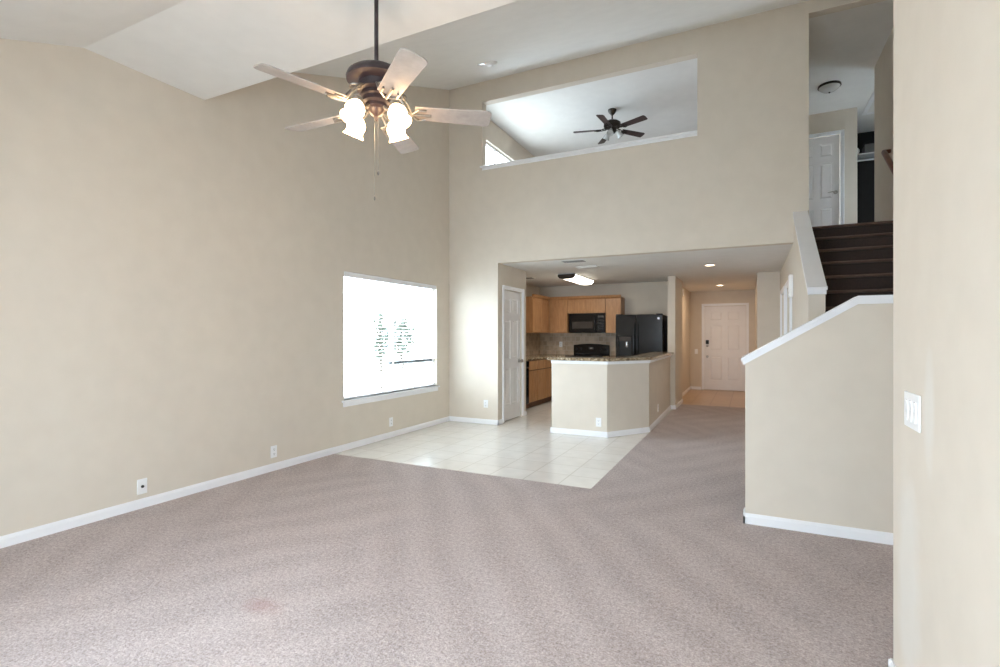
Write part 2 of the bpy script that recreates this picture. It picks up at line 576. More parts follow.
# loft and upstairs walls
b = B().box(XL, 0.60, 12.0, 12.1, UP, 5.4)
struct(B().box(0.48, 0.573, YF + 0.12, 12.0, UP, 5.3).build('wall_loft_side', WALL))
struct(b.build('wall_loft', WALL))
UD = (0.70, 1.36, 4.71)
b = B().grid([0.60, UD[0], UD[1], 1.53], [10.2, 10.3], [UP, UD[2], 5.3], lambda x, y, z: not (UD[0] < x < UD[1] and z < UD[2]))
b.box(1.53, 1.60, 10.2, 10.9, UP, 5.3)
b.grid([2.75, 2.85], [8.8, 9.4, 9.85, 11.6], [UP, 3.4, 3.95, 5.3], lambda x, y, z: not (9.4 < y < 9.85 and 3.4 < z < 3.95))  # unseen window hole added to bring daylight into the upstairs hall
b.box(2.35, 2.75, 10.9, 11.0, UP, 5.3)
struct(b.build('wall_upstairs', WALL))
b = B().box(1.5, 1.6, 10.9, 11.62, UP, 5.3)
b.box(2.35, 2.45, 11.0, 11.62, UP, 5.3)
b.box(1.6, 2.35, 11.52, 11.62, UP, 5.3)
struct(b.build('wall_closet', DARKROOM))

# ------------------------------------------------------------------ ceilings and upper floors
b = B().prism([(-0.72, vault(-0.72)), (YF, TOP), (YF, TOP + 0.1), (-0.72, vault(-0.72) + 0.1)], 'x', XL, XS)
struct(b.build('ceiling', CEIL))
b = B().prism([(1.91, 3.33), (2.79, 3.33), (2.79, vault(2.79)), (2.35, vault(2.35)), (1.911, 3.3305)], 'x', XL, XS)
struct(b.build('ceiling_beam', CEIL))
b = B().prism([(XL, YF + 0.12), (0.575, YF + 0.12), (0.575, 13.42), (-2.6, 13.42), (-2.6, 10.62), (XL, 10.62)], 'z', LOW, LOW + 0.12)
struct(b.build('ceiling_kitchen', CEIL))
b = B().box(XL, 0.575, YF + 0.12, 13.42, LOW + 0.13, UP - 0.01)
b.box(0.575, 2.85, 7.49, 12.1, LOW + 0.13, UP - 0.01)
struct(b.build('floor_upper', CARPET))
b = B().box(XL, 0.48, YF + 0.12, 12.0, 5.19, 5.3)
struct(b.build('ceiling_loft', CEIL))
b = B().box(0.60, 2.85, YF + 0.12, 12.0, 5.11, 5.29)
struct(b.build('ceiling_upstairs', CEIL))

# ------------------------------------------------------------------ baseboards and trim
BBH, BBT = 0.072, 0.014
def bb_y(b, x, y0, y1, side, z=0.0, h=BBH):     # along Y on the face x, sticking out toward side
    prof = [(0, z), (side * BBT, z), (side * BBT, z + h * 0.72), (side * BBT * 0.45, z + h), (0, z + h)]
    return b.prism([(x + p, q) for p, q in prof], 'y', y0, y1)
def bb_x(b, y, x0, x1, side, z=0.0, h=BBH):
    prof = [(0, z), (side * BBT, z), (side * BBT, z + h * 0.72), (side * BBT * 0.45, z + h), (0, z + h)]
    return b.prism([(y + p, q) for p, q in prof], 'x', x0, x1)
struct(bb_y(B(), XL, -0.6, YF, 1).build('baseboard_left', WHITE))
struct(bb_x(B(), YF, XL, -3.34 + BBT, -1).build('baseboard_far', WHITE))
b = bb_y(B(), -3.34, YF - BBT, PD[0] - 0.06, 1)
bb_y(b, -3.34, PD[1] + 0.06, 7.78, 1)
struct(b.build('baseboard_pantry', WHITE))
b = bb_x(B(), 9.55, -1.28, COLX + BBT, -1)
bb_y(b, COLX, 9.55, 10.62, 1)
bb_y(b, -1.32, 11.5, 13.3, 1)
bb_x(b, 11.5, -1.44, -1.32 + BBT, -1)
bb_x(b, 13.3, -1.32, FD[0] - 0.07, -1)
bb_x(b, 13.3, FD[1] + 0.07, 0.11, -1)
bb_y(b, 0.11, 9.7, 13.3, -1)
struct(b.build('baseboard_hall', WHITE))
b = bb_x(B(), YH, -0.03 - BBT, XS, -1)
bb_y(b, -0.03, YH - BBT, YH + 0.12, -1)
struct(b.build('baseboard_stair', WHITE))
b = bb_y(B(), HALL_X, 5.1, CL[0][0] - 0.07, -1)
bb_y(b, HALL_X, CL[0][1] + 0.07, CL[1][0] - 0.07, -1)
bb_y(b, HALL_X, CL[1][1] + 0.07, 9.7, -1)
bb_x(b, 5.10, HALL_X - BBT, 0.575, -1)
struct(b.build('baseboard_stair_side', WHITE))
b = bb_y(B(), RX, -0.6, RY + BBT, -1)
bb_x(b, RY, RX - BBT, RX + 0.12, 1)
struct(b.build('baseboard_right', WHITE))
b = bb_x(B(), 10.2, UD[1] + 0.06, 1.53, -1, UP)
bb_y(b, XS, 7.49, 8.8, -1, UP)
struct(b.build('baseboard_upstairs', WHITE))

# caps on the half walls
b = B()
def sloped_cap(b, pts, y0, y1, th):
    lo = [(x, z) for x, z in pts]; hi = [(x, z + th) for x, z in pts]
    return b.prism(lo + hi[::-1], 'y', y0, y1)
sloped_cap(b, [(-0.055, 1.137), (0.625, 1.552), (XS, 1.552)], YH - 0.028, YH + 0.148, 0.024)
sloped_cap(b, [(-0.045, 1.112), (0.628, 1.523), (XS, 1.523)], YH - 0.014, YH + 0.134, 0.03)
struct(b.build('trim_1', WHITE))
b = B()
pts = [(5.072, 1.706), (5.115, 1.718), (YF, 2.712)]
b.prism([(y, z) for y, z in pts] + [(y, z + 0.026) for y, z in pts[::-1]], 'x', HALL_X - 0.008, 0.588)
b.prism([(5.086, 1.672), (5.115, 1.672), (5.115, 1.715), (5.086, 1.706)], 'x', HALL_X - 0.004, 0.582)
b.prism([(5.10, 1.67), (YF, 2.672), (YF, 2.714), (5.10, 1.71)], 'x', HALL_X - 0.004, 0.582)
struct(b.build('trim_2', WHITE))
# ledge and head of the loft opening
b = B().box(OP[0] - 0.03, OP[1], YF - 0.03, YF + 0.15, OP[2] - 0.012, OP[2] + 0.014)
b.box(OP[0], OP[1], YF - 0.013, YF, OP[2] - 0.05, OP[2] - 0.012)
struct(b.build('trim_3', WHITE, bevel=0.004))

# ------------------------------------------------------------------ windows
def window(name, x, y0, y1, z0, z1, mull, rail=None):
    """vinyl window set in the thickness of the left wall; parts frame, glass, sill"""
    f = B(); xo, xi = x - 0.11, x - 0.055
    t = 0.035
    f.grid([xo, xi], [y0, y0 + t, mull - 0.022, mull + 0.022, y1 - t, y1], [z0, z0 + t, z1 - t, z1],
           lambda X, Y, Z: Y < y0 + t or Y > y1 - t or Z < z0 + t or Z > z1 - t or abs(Y - mull) < 0.022)
    fr = struct(f.build(name, WHITE, bevel=0.003))
    if rail:
        B().box(xo + 0.004, xi - 0.004, mull - 0.06, y1 - t, rail - 0.022, rail + 0.022).build('meeting_rail', RAIL_GREY, fr, bevel=0.003)
    B().box(x - 0.086, x - 0.082, y0 + t, y1 - t, z0 + t, z1 - t).build('glass', GLASS, fr)
    s = B().box(x - 0.055, x + 0.035, y0 - 0.035, y1 + 0.035, z0 - 0.022, z0)
    s.box(x, x + 0.014, y0 - 0.015, y1 + 0.015, z0 - 0.075, z0 - 0.022)
    s.build('sill', WHITE, fr, bevel=0.003)
    return fr
window('window_1', XL, *W1, 5.42, 0.965)
window('window_2', XL, *W2, 8.4)

# rear glazing (behind the camera)
b = B()
for x0, x1, z0, z1 in ((-2.4, -0.2, 0.05, 2.11),):
    b.grid([x0, x0 + 0.05, (x0 + x1) / 2 - 0.03, (x0 + x1) / 2 + 0.03, x1 - 0.05, x1], [-0.69, -0.64], [z0, z0 + 0.05, z1 - 0.05, z1],
           lambda X, Y, Z, x0=x0, x1=x1, z0=z0, z1=z1: X < x0 + 0.05 or X > x1 - 0.05 or Z < z0 + 0.05 or Z > z1 - 0.05 or abs(X - (x0 + x1) / 2) < 0.03)
wr = struct(b.build('window_3', WHITE))
g = B().box(-2.35, -0.25, -0.668, -0.664, 0.1, 2.06)
g.build('glass', GLASS, wr)

# the blind in the dining window
y0, y1 = W1[0] + 0.015, W1[1] - 0.015
t = thing('window_blind', 'white horizontal slat blind hanging open in the dining window', 'blind', (XL - 0.028, (y0 + y1) / 2, W1[2]))
L = (y1 - y0) / 2
hgt = W1[3] - W1[2]
B().box(-0.024, 0.03, -L, L, hgt - 0.062, hgt - 0.003).build('headrail', WHITE, t, bevel=0.004)
B().box(-0.02, 0.02, -L + 0.01, L - 0.01, 0.012, 0.03).build('bottom_rail', WHITE, t, bevel=0.004)
b = B()
z = 0.055
while z < hgt - 0.08:
    a = math.radians(8)
    dx, dz = 0.024 * math.cos(a), 0.024 * math.sin(a)
    b.prism([(-dx, z + dz), (0, z + 0.002), (dx, z - dz), (dx, z - dz + 0.003), (0, z + 0.0055), (-dx, z + dz + 0.003)], 'y', -L + 0.008, L - 0.008)
    z += 0.044
b.build('slats', BLIND, t)
b = B()
for yy in (-L * 0.72, 0.0, L * 0.72):
    b.box(0.0255, 0.0275, yy - 0.002, yy + 0.002, 0.02, hgt - 0.06)
b.build('ladder_cords', PLATE, t)
B().tube([(0.036, -L + 0.12, hgt - 0.06), (0.037, -L + 0.12, hgt - 0.75)], 0.004, 8).build('tilt_wand', PLATE, t)


# ------------------------------------------------------------------ doors
def six_panel(b, w, h, t):
    """leaf from x 0..w, z 0..h, y -t/2..t/2, with sunk mouldings round raised fields"""
    st, mid = w * 0.14, w * 0.12
    rows = [(h * 0.115, h * 0.40), (h * 0.475, h * 0.775), (h * 0.83, h * 0.94)]
    cols = [(st, w / 2 - mid / 2), (w / 2 + mid / 2, w - st)]
    xs = sorted({0, w, *[c for q in cols for c in q]})
    zs = sorted({0, h, *[c for q in rows for c in q]})
    ins = lambda x, z: any(a < x < c for a, c in cols) and any(a < z < c for a, c in rows)
    b.grid(xs, [-t / 2, t / 2], zs, lambda x, y, z: not ins(x, z))
    for a, c in cols:
        for p, q in rows:
            b.box(a, c, -t / 2 + 0.012, t / 2 - 0.012, p, q)
            m = min(0.035, (c - a) * 0.22)
            for s in (-1, 1):
                y0_, y1_ = s * (t / 2 - 0.012), s * (t / 2 - 0.003)
                o = [(a + 0.012, p + 0.012), (c - 0.012, p + 0.012), (c - 0.012, q - 0.012), (a + 0.012, q - 0.012)]
                i = [(a + m, p + m), (c - m, p + m), (c - m, q - m), (a + m, q - m)]
                vs = [(x, y0_, z) for x, z in o] + [(x, y1_, z) for x, z in i]
                b.add(vs, [(4, 5, 6, 7)] + [(k, (k + 1) % 4, 4 + (k + 1) % 4, 4 + k) for k in range(4)])
    return b


def door(name, loc, rz, w, h, hw='knob', hx=None, hz=0.92, casing=0.057, wall_face=0.0, back=False):
    """local frame: leaf in the plane y = 0, x along the width; the room is on the -y side"""
    d = struct(six_panel(B(), w - 0.006, h - 0.008, 0.04).build(name, DOORW))
    d.location, d.rotation_euler = loc, (0, 0, rz)
    c = B(); cw = casing; f = wall_face
    c.box(-cw, 0, f - 0.018, f, 0, h + cw); c.box(w, w + cw, f - 0.018, f, 0, h + cw)
    c.box(0, w, f - 0.018, f, h, h + cw)
    c.box(-cw, -cw * 0.6, f - 0.026, f - 0.018, 0, h + cw); c.box(w + cw * 0.6, w + cw, f - 0.026, f - 0.018, 0, h + cw)
    c.box(-cw * 0.6, w + cw * 0.6, f - 0.026, f - 0.018, h + cw * 0.6, h + cw)
    c.build('casing', WHITE, d, bevel=0.003)
    if hx is not None:
        mt = Matrix.Rotation(PI / 2, 3, 'X')
        if hw == 'knob':
            B().lathe([(0.0, 0.075), (0.018, 0.074), (0.027, 0.062), (0.027, 0.05), (0.014, 0.036), (0.011, 0.012), (0.030, 0.008), (0.030, 0.0)], (hx, -0.02, hz), 20, mt).build('knob', STEEL, d, smooth=True)
        else:
            k = B().lathe([(0.0, 0.05), (0.012, 0.05), (0.012, 0.012), (0.032, 0.008), (0.032, 0)], (hx, -0.02, hz), 20, mt)
            k.tube([(hx, -0.066, hz), (hx - 0.05, -0.07, hz + 0.004), (hx - 0.115, -0.066, hz - 0.006)], [0.010, 0.009, 0.006])
            k.build('lever_handle', STEEL, d, smooth=True)
    return d
# pantry door: its wall faces +x
d1 = door('door_1', (-3.385, PD[0], 0.012), PI / 2, PD[1] - PD[0], PD[2] - 0.012, 'knob', PD[1] - PD[0] - 0.06, 0.90, wall_face=-0.045)
# front door
d2 = door('door_2', (FD[0], 13.34, 0.01), 0, FD[1] - FD[0], FD[2] - 0.01, 'knob', 0.07, 0.80, wall_face=-0.04)
k = B().box(0.035, 0.105, -0.05, -0.02, 1.10, 1.20)
k.build('keypad_lock', BLACKM, d2, bevel=0.008)
B().lathe([(0.03, 0), (0.03, 0.018), (0.02, 0.024), (0.0, 0.025)], (0.07, -0.02, 1.06), 20, Matrix.Rotation(PI / 2, 3, 'X')).build('thumb_turn', STEEL, d2, smooth=True)
# upstairs bedroom door
d3 = door('door_3', (UD[0], 10.235, UP + 0.01), 0, UD[1] - UD[0], UD[2] - UP - 0.01, 'lever', UD[1] - UD[0] - 0.065, 1.05, wall_face=-0.035)
# two closet doors under the stairs (wall faces -x)
for k, (a, c) in enumerate(CL):
    door('door_%d' % (4 + k), (HALL_X + 0.045, c, 0.01), -PI / 2, c - a, 1.94, 'knob', 0.065 if k else c - a - 0.065, 0.92, casing=0.07, wall_face=-0.045)

# ------------------------------------------------------------------ staircase
RISE, RUN, YS0 = UP / 15, 0.24, 4.83
t = thing('staircase', 'dark brown staircase climbing behind the white capped half walls', 'stairs', (0.05, YH + 0.12, 0))
def step(x0, x1, y0, y1, z, nose):
    r = B()
    b = B().box(x0, x1, y0, y1, max(z - RISE * 2.2, 0), z - 0.03)
    b.build('step_body', STAIRW, t)
    n = B()
    if nose == 'y': n.box(x0, x1, y0 - 0.03, y1, z - 0.03, z)
    else: n.box(x0 - 0.03, x1, y0, y1, z - 0.03, z)
    n.build('tread', NOSEW, t, bevel=0.008)
ox, oy = 0.05, YH + 0.12
yw = YS0 - oy
step(0.0, 0.26, 0.003, yw, RISE, 'x')
step(0.26, 0.525, 0.003, yw, RISE * 2, 'x')
step(0.525, XS - ox - 0.003, 0.003, yw, RISE * 3, 'x')
for k in range(1, 12):
    y = yw + RUN * (k - 1)
    step(0.575 - ox + 0.003, XS - ox - 0.003, y, y + RUN, RISE * (3 + k), 'y')
y = yw + RUN * 11
b = B().box(0.575 - ox + 0.003, XS - ox - 0.003, y, y + 0.02, UP - RISE, UP - 0.03)
b.build('step_body', STAIRW, t)
B().box(0.575 - ox + 0.003, XS - ox - 0.003, y - 0.03, y + 0.02, UP - 0.03, UP + 0.002).build('tread', NOSEW, t, bevel=0.008)
# wall skirt along the stairwell side
sk = B()
p0, p1 = (yw - 0.0, RISE * 3 + 0.02), (yw + RUN * 11, UP + 0.02)
sk.prism([(p0[0], p0[1]), (p1[0], p1[1]), (p1[0], p1[1] + 0.07), (p1[0] - 0.12, p1[1] + 0.07), (p0[0], p0[1] + 0.2)], 'x', XS - ox - 0.014, XS - ox - 0.003)
sk.build('skirt_board', WHITE, t)

# handrail on the stairwell wall
t = thing('handrail', 'reddish brown wooden handrail on the stairwell wall above the upper steps', 'handrail', (XS, 7.80, 3.62))
path = [(-0.006, 0.06, 0.005), (-0.075, 0.055, 0.005), (-0.08, 0.0, -0.02), (-0.08, -0.6, -0.47), (-0.08, -1.9, -1.45), (-0.08, -2.6, -1.97)]
B().tube(path, [0.026, 0.026, 0.03, 0.03, 0.03, 0.03], 12).build('rail', RAILW, t, smooth=True)
for s in (0.35, 1.4, 2.3):
    B().tube([(-0.003, -s, -0.02 - s * 0.75 - 0.09), (-0.04, -s, -0.02 - s * 0.75 - 0.085), (-0.08, -s, -0.02 - s * 0.75 - 0.02)], 0.008).build('bracket', STEEL, t, smooth=True)


# ------------------------------------------------------------------ ceiling fans
def blade_mesh(r0, r1, w0, w1, pitch, zoff, th=0.007):
    """blade lying along +x, rounded tip, pitched about its length"""
    out = []
    n = 6
    rc = 0.035
    out.append((r0, -w0 / 2)); 
    out.append((r1 - rc, -w1 / 2))
    for k in range(1, n + 1):
        a = -PI / 2 + PI / 2 * k / n
        out.append((r1 - rc + rc * math.cos(a), -w1 / 2 + rc + rc * math.sin(a)))
    for k in range(1, n + 1):
        a = PI / 2 * k / n
        out.append((r1 - rc + rc * math.cos(a), w1 / 2 - rc + rc * math.sin(a)))
    out.append((r0, w0 / 2))
    b = B().prism(out, 'z', -th / 2, th / 2)
    M = Matrix.Translation((0, 0, zoff)) @ Matrix.Rotation(pitch, 4, 'X')
    b.v = [tuple(M @ Vector(p)) for p in b.v]
    return b


def rotated(b, ang):
    M = Matrix.Rotation(ang, 4, 'Z')
    b.v = [tuple(M @ Vector(p)) for p in b.v]
    return b


def iron_mesh(zb, zm, pitch, r_in=0.08, r_out=0.27):
    """decorative blade iron: two curved arms meeting a ring and a forked plate under the blade"""
    b = B()
    for s in (-1, 1):
        b.tube([(r_in, s * 0.02, zm), (r_in + 0.04, s * 0.035, zm - 0.012), (r_in + 0.085, s * 0.034, (zm + zb) / 2 - 0.012), (r_in + 0.12, s * 0.012, zb - 0.012)], 0.007, 8)
        b.tube([(r_in + 0.12, s * 0.012, zb - 0.012), (r_in + 0.155, s * 0.045, zb - 0.012 + s * 0.045 * math.sin(pitch)), (r_out, s * 0.04, zb - 0.010 + s * 0.04 * math.sin(pitch))], 0.007, 8)
    ring = [(r_in + 0.05 + 0.03 * math.cos(a), 0.03 * math.sin(a), zm - 0.02) for a in [2 * PI * k / 16 for k in range(17)]]
    b.tube(ring, 0.006, 8)
    b.tube([(r_in + 0.11, 0, zb - 0.012), (r_out + 0.03, 0, zb - 0.011)], 0.008, 8)
    return b


FX, FY = -1.972, 2.366
t = thing('ceiling_fan', 'five blade bronze ceiling fan on a long rod with four lit glass shades', 'ceiling fan', (FX, FY, 3.33))
zb = 2.646 - 3.33
B().lathe([(0.05, 0), (0.05, -0.004), (0.035, -0.012), (0.016, -0.016), (0.0, -0.016)], seg=28).build('canopy', BRONZE, t, smooth=True)
B().tube([(0, 0, -0.008), (0, 0, -0.43)], 0.0122, 14).build('downrod', BRONZE, t, smooth=True)
B().lathe([(0.016, -0.42), (0.028, -0.43), (0.04, -0.443), (0.09, -0.451), (0.138, -0.463), (0.165, -0.483), (0.173, -0.505), (0.170, -0.520), (0.150, -0.528), (0.10, -0.532), (0.095, -0.56), (0.11, -0.566), (0.11, -0.58), (0.09, -0.588)], seg=40).build('motor_housing', BRONZE, t, smooth=True)
B().lathe([(0.085, -0.586), (0.088, -0.61), (0.078, -0.618), (0.080, -0.645), (0.065, -0.655), (0.066, -0.675), (0.048, -0.685), (0.036, -0.71), (0.014, -0.725), (0.010, -0.745), (0.0, -0.752)], seg=32).build('switch_housing', BRONZE, t, smooth=True)
for k in range(5):
    a = math.radians(253.1 + 72 * k)
    rotated(iron_mesh(zb, -0.575, math.radians(-13), 0.09, 0.29), a).build('blade_iron', PEWTER, t, smooth=True)
    rotated(blade_mesh(0.225, 0.682, 0.118, 0.146, math.radians(-13), zb), a).build('blade', BLADE, t, bevel=0.002)
for k in range(4):
    az = math.radians(-50 + 45 + 90 * k)
    ca, sa = math.cos(az), math.sin(az)
    arm = B().tube([(0.05 * ca, 0.05 * sa, -0.665), (0.085 * ca, 0.085 * sa, -0.70), (0.115 * ca, 0.115 * sa, -0.71), (0.136 * ca, 0.136 * sa, -0.695)], 0.008, 10)
    tilt = Matrix.Translation((0.14 * ca, 0.14 * sa, -0.69)) @ Matrix.Rotation(az, 4, 'Z') @ Matrix.Rotation(math.radians(-26), 4, 'Y') @ Matrix.Scale(0.87, 4)
    fit = B().lathe([(0.012, 0.03), (0.03, 0.02), (0.033, -0.01), (0.028, -0.014)], seg=20)
    fit.v = [tuple(tilt @ Vector(p)) for p in fit.v]
    arm.v, arm.f = arm.v + fit.v, arm.f + [tuple(i + len(arm.v) for i in f) for f in fit.f]
    ob = arm.build('lamp_arm', PEWTER, t, smooth=True)
    sh = B().lathe([(0.028, -0.008), (0.042, -0.022), (0.060, -0.05), (0.063, -0.075), (0.056, -0.10), (0.060, -0.12), (0.072, -0.14), (0.069, -0.14), (0.056, -0.12), (0.052, -0.10), (0.058, -0.075), (0.0, -0.05)], seg=28)
    sh.v = [tuple(tilt @ Vector(p)) for p in sh.v]
    sh.build('lamp_shade', BULB, t, smooth=True)
for (px, py, z1) in ((0.03, -0.02, -1.05), (-0.03, 0.02, -1.18)):
    c = B().tube([(px, py, -0.68), (px, py, z1)], 0.0009, 6)
    c.lathe([(0.0, 0.0), (0.005, -0.006), (0.006, -0.02), (0.0, -0.03)], (px, py, z1), 10)
    c.build('pull_chain', PEWTER, t)

LX, LY, LZ = -2.12, 8.68, 5.19
t = thing('ceiling_fan', 'dark five blade ceiling fan close under the loft ceiling beyond the high opening', 'ceiling fan', (LX, LY, LZ))
B().lathe([(0.072, 0), (0.072, -0.02), (0.05, -0.06), (0.022, -0.09)], seg=24).build('canopy', BRONZE2, t, smooth=True)
B().tube([(0, 0, -0.07), (0, 0, -0.22)], 0.012, 12).build('downrod', BRONZE2, t, smooth=True)
B().lathe([(0.03, -0.19), (0.10, -0.20), (0.14, -0.23), (0.145, -0.28), (0.12, -0.31), (0.07, -0.325), (0.07, -0.37), (0.05, -0.40), (0.0, -0.41)], seg=30).build('motor_housing', BRONZE2, t, smooth=True)
for k in range(5):
    a = math.radians(50 + 72 * k)
    rotated(iron_mesh(-0.335, -0.315, math.radians(-12)), a).build('blade_iron', BRONZE2, t, smooth=True)
    rotated(blade_mesh(0.19, 0.66, 0.11, 0.135, math.radians(-12), -0.335), a).build('blade', BLADED, t, bevel=0.002)
for k in range(3):
    az = math.radians(30 + 120 * k)
    tilt = Matrix.Translation((0.10 * math.cos(az), 0.10 * math.sin(az), -0.385)) @ Matrix.Rotation(az, 4, 'Z') @ Matrix.Rotation(math.radians(-35), 4, 'Y')
    sh = B().lathe([(0.02, 0.03), (0.028, 0.0), (0.042, -0.03), (0.050, -0.065), (0.060, -0.09), (0.056, -0.09), (0.038, -0.03), (0.0, -0.02)], seg=20)
    sh.v = [tuple(tilt @ Vector(p)) for p in sh.v]
    sh.build('lamp_shade', SHADE_OFF, t, smooth=True)

# ------------------------------------------------------------------ lamps
def lamp(name, loc, power, color, size=0.2, parent=None):
    l = bpy.data.lights.new(name, 'AREA')
    l.shape = 'DISK'; l.size = size; l.energy = power; l.color = color
    o = bpy.data.objects.new(name, l)
    COL.objects.link(o); o.location = loc
    return o
t = thing('recessed_light', 'lit round recessed downlight in the kitchen edge of the ceiling, above the carpeted hall', 'ceiling light', (-0.545, 8.30, LOW), group='recessed downlights of the hall')
B().lathe([(0.062, -0.001), (0.090, -0.001), (0.090, -0.006), (0.066, -0.012), (0.062, -0.002)], seg=32).build('trim_ring', WHITE, t, smooth=True)
B().lathe([(0.0, -0.0015), (0.062, -0.0015), (0.061, -0.004), (0.0, -0.006)], seg=28).build('lamp_lens', CANLIGHT, t, smooth=True)
dup(t, 'lit round recessed downlight close above the white front door', (-0.57, 11.72, LOW))
lamp('hall_downlight', (-0.545, 8.30, LOW - 0.02), 3.5, (1.0, 0.82, 0.62), 0.12)
lamp('entry_downlight', (-0.57, 11.72, LOW - 0.02), 8.5, (1.0, 0.74, 0.5), 0.12)

t = thing('kitchen_light', 'long lit fluorescent wrap fixture with dark metal ends on the kitchen ceiling', 'ceiling light', (-2.84, 8.98, LOW))
B().box(-0.15, 0.15, -0.60, 0.60, -0.022, -0.001).build('pan', WHITE, t, bevel=0.003)
prof = [(-0.145, -0.022), (-0.145, -0.045), (-0.115, -0.078), (-0.05, -0.092), (0.05, -0.092), (0.115, -0.078), (0.145, -0.045), (0.145, -0.022)]
B().prism(prof, 'y', -0.58, 0.58).build('lens', LENS, t)
for s in (-1, 1):
    p2 = [(x * 1.06, -0.012 if z > -0.03 else z * 1.04) for x, z in prof]
    B().prism(p2, 'y', min(s * 0.58, s * 0.62), max(s * 0.58, s * 0.62)).build('end_cap', BRONZE2, t)
lamp('kitchen_glow', (-2.84, 8.98, LOW - 0.11), 4, (1.0, 0.95, 0.86), 0.3)

t = thing('flush_light', 'small unlit flush mount ceiling light over the upstairs hall', 'ceiling light', (1.08, 9.12, 5.11))
B().lathe([(0.15, 0), (0.155, -0.025), (0.145, -0.032), (0.0, -0.032)], seg=32).build('rim', BRONZE2, t, smooth=True)
B().lathe([(0.14, -0.03), (0.125, -0.055), (0.085, -0.085), (0.03, -0.102), (0.0, -0.105)], seg=32).build('bowl', SHADE_OFF, t, smooth=True)
B().lathe([(0.012, -0.10), (0.014, -0.115), (0.0, -0.125)], seg=14).build('finial', BRONZE2, t, smooth=True)

# ------------------------------------------------------------------ small fittings
def outlet(label, loc, rz, kind='outlet', group='wall outlets'):
    """plate faces local -y"""
    t = thing('wall_outlet' if kind != 'switch' else 'light_switch', label, 'outlet' if kind != 'switch' else 'light switch', loc, rz, group)
    B().box(-0.036, 0.036, -0.007, 0, -0.058, 0.058).build('plate', PLATE, t, bevel=0.003)
    mt = Matrix.Rotation(PI / 2, 3, 'X')
    if kind == 'outlet':
        for s in (-1, 1):
            q = B().box(-0.017, 0.017, -0.0095, -0.006, s * 0.022 - 0.014, s * 0.022 + 0.014).build('socket', PLATE, t, bevel=0.002)
            sl = B()
            for dx in (-0.007, 0.007): sl.box(dx - 0.0015, dx + 0.0015, -0.0105, -0.009, s * 0.022 - 0.002, s * 0.022 + 0.008)
            sl.box(-0.003, 0.003, -0.0105, -0.009, s * 0.022 - 0.011, s * 0.022 - 0.006)
            sl.build('slots', DARKSLOT, q)
    elif kind == 'coax':
        B().lathe([(0.0, 0.014), (0.006, 0.014), (0.006, 0.005), (0.011, 0.005), (0.011, 0)], (0, -0.006, 0), 16, mt).build('jack', DARKSLOT, t, smooth=True)
    else:
        B().box(-0.016, 0.016, -0.011, -0.006, -0.033, 0.033).build('rocker', PLATE, t, bevel=0.003)
    return t
R_ = PI / 2
outlet('white coaxial jack plate low on the long side wall, in front of the other plates', (XL, 2.29, 0.165), R_, 'coax')
outlet('white outlet plate low on the long side wall, midway along the carpet', (XL, 3.49, 0.185), R_)
outlet('white outlet plate low on the side wall under the window', (XL, 5.30, 0.20), R_)
outlet('white outlet plate low on the wall beside the pantry door', (-3.54, YF, 0.30), 0)
outlet('white outlet plate low on the front of the breakfast bar', (-1.77, 6.52, 0.19), 0)
outlet('white outlet plate on the hall side of the breakfast bar', (-1.256, 8.0, 0.22), R_ + 0.0187)
outlet('white outlet plate on the stone backsplash, beside the stove', (-3.68, 10.488, 1.13), 0)
outlet('white outlet plate on the backsplash above the side worktop', (XL + 0.012, 9.0, 1.12), R_)
outlet('white switch plate at hand height beside the pantry', (-3.54, YF, 1.09), 0, 'switch', 'light switches')
outlet('white switch plate next to the front door', (-1.18, 13.3, 0.93), 0, 'switch', 'light switches')

t = thing('light_switch', 'white three gang switch plate on the near wall end', 'light switch', (RX, 2.15, 1.066), -R_, 'light switches')
B().box(-0.088, 0.088, -0.007, 0, -0.060, 0.060).build('plate', PLATE, t, bevel=0.003)
for k in (-1, 0, 1):
    B().prism([(-0.0065, -0.034), (-0.012, -0.034), (-0.0085, 0.0), (-0.012, 0.034), (-0.0065, 0.034)], 'x', k * 0.046 - 0.016, k * 0.046 + 0.016).build('rocker', PLATE, t)

t = thing('door_chime', 'white chime box on the hall side wall above the closet door', 'chime', (HALL_X, 6.86, 1.90), -R_)
B().box(-0.075, 0.075, -0.045, 0, -0.13, 0.13).build('cover', PLATE, t, bevel=0.008)
B().box(-0.05, 0.05, -0.049, -0.044, -0.09, -0.07).build('grille', GRILLE, t)
t = thing('wall_sensor', 'small white sensor box high on the entry wall', 'sensor', (-1.32, 11.62, 2.25), R_)
B().box(-0.05, 0.05, -0.03, 0, -0.07, 0.07).build('cover', PLATE, t, bevel=0.006)
B().box(-0.02, 0.02, -0.034, -0.029, -0.02, 0.03).build('lens', GRILLE, t)

# smoke detector on the vault
yv = 5.62
sl = math.atan((TOP - 3.33) / (YF - 1.91))
t = thing('smoke_detector', 'small white round smoke detector on the vaulted ceiling by the far wall', 'smoke detector', (-2.885, yv, vault(yv)))
t.rotation_euler = (sl, 0, 0)
B().lathe([(0.075, 0), (0.075, -0.012), (0.062, -0.03), (0.048, -0.036), (0.0, -0.038)], seg=28).build('body', PLATE, t, smooth=True)
B().lathe([(0.02, -0.036), (0.02, -0.042), (0.0, -0.044)], (0.0, 0.015, 0), 16).build('test_button', GRILLE, t, smooth=True)
t = thing('recessed_spot', 'tiny recessed spot in the vaulted ceiling next to the smoke detector', 'ceiling light', (-2.99, yv - 0.05, vault(yv - 0.05)))
t.rotation_euler = (sl, 0, 0)
B().lathe([(0.03, -0.001), (0.055, -0.001), (0.052, -0.008), (0.032, -0.01)], seg=24).build('trim_ring', STEEL, t, smooth=True)
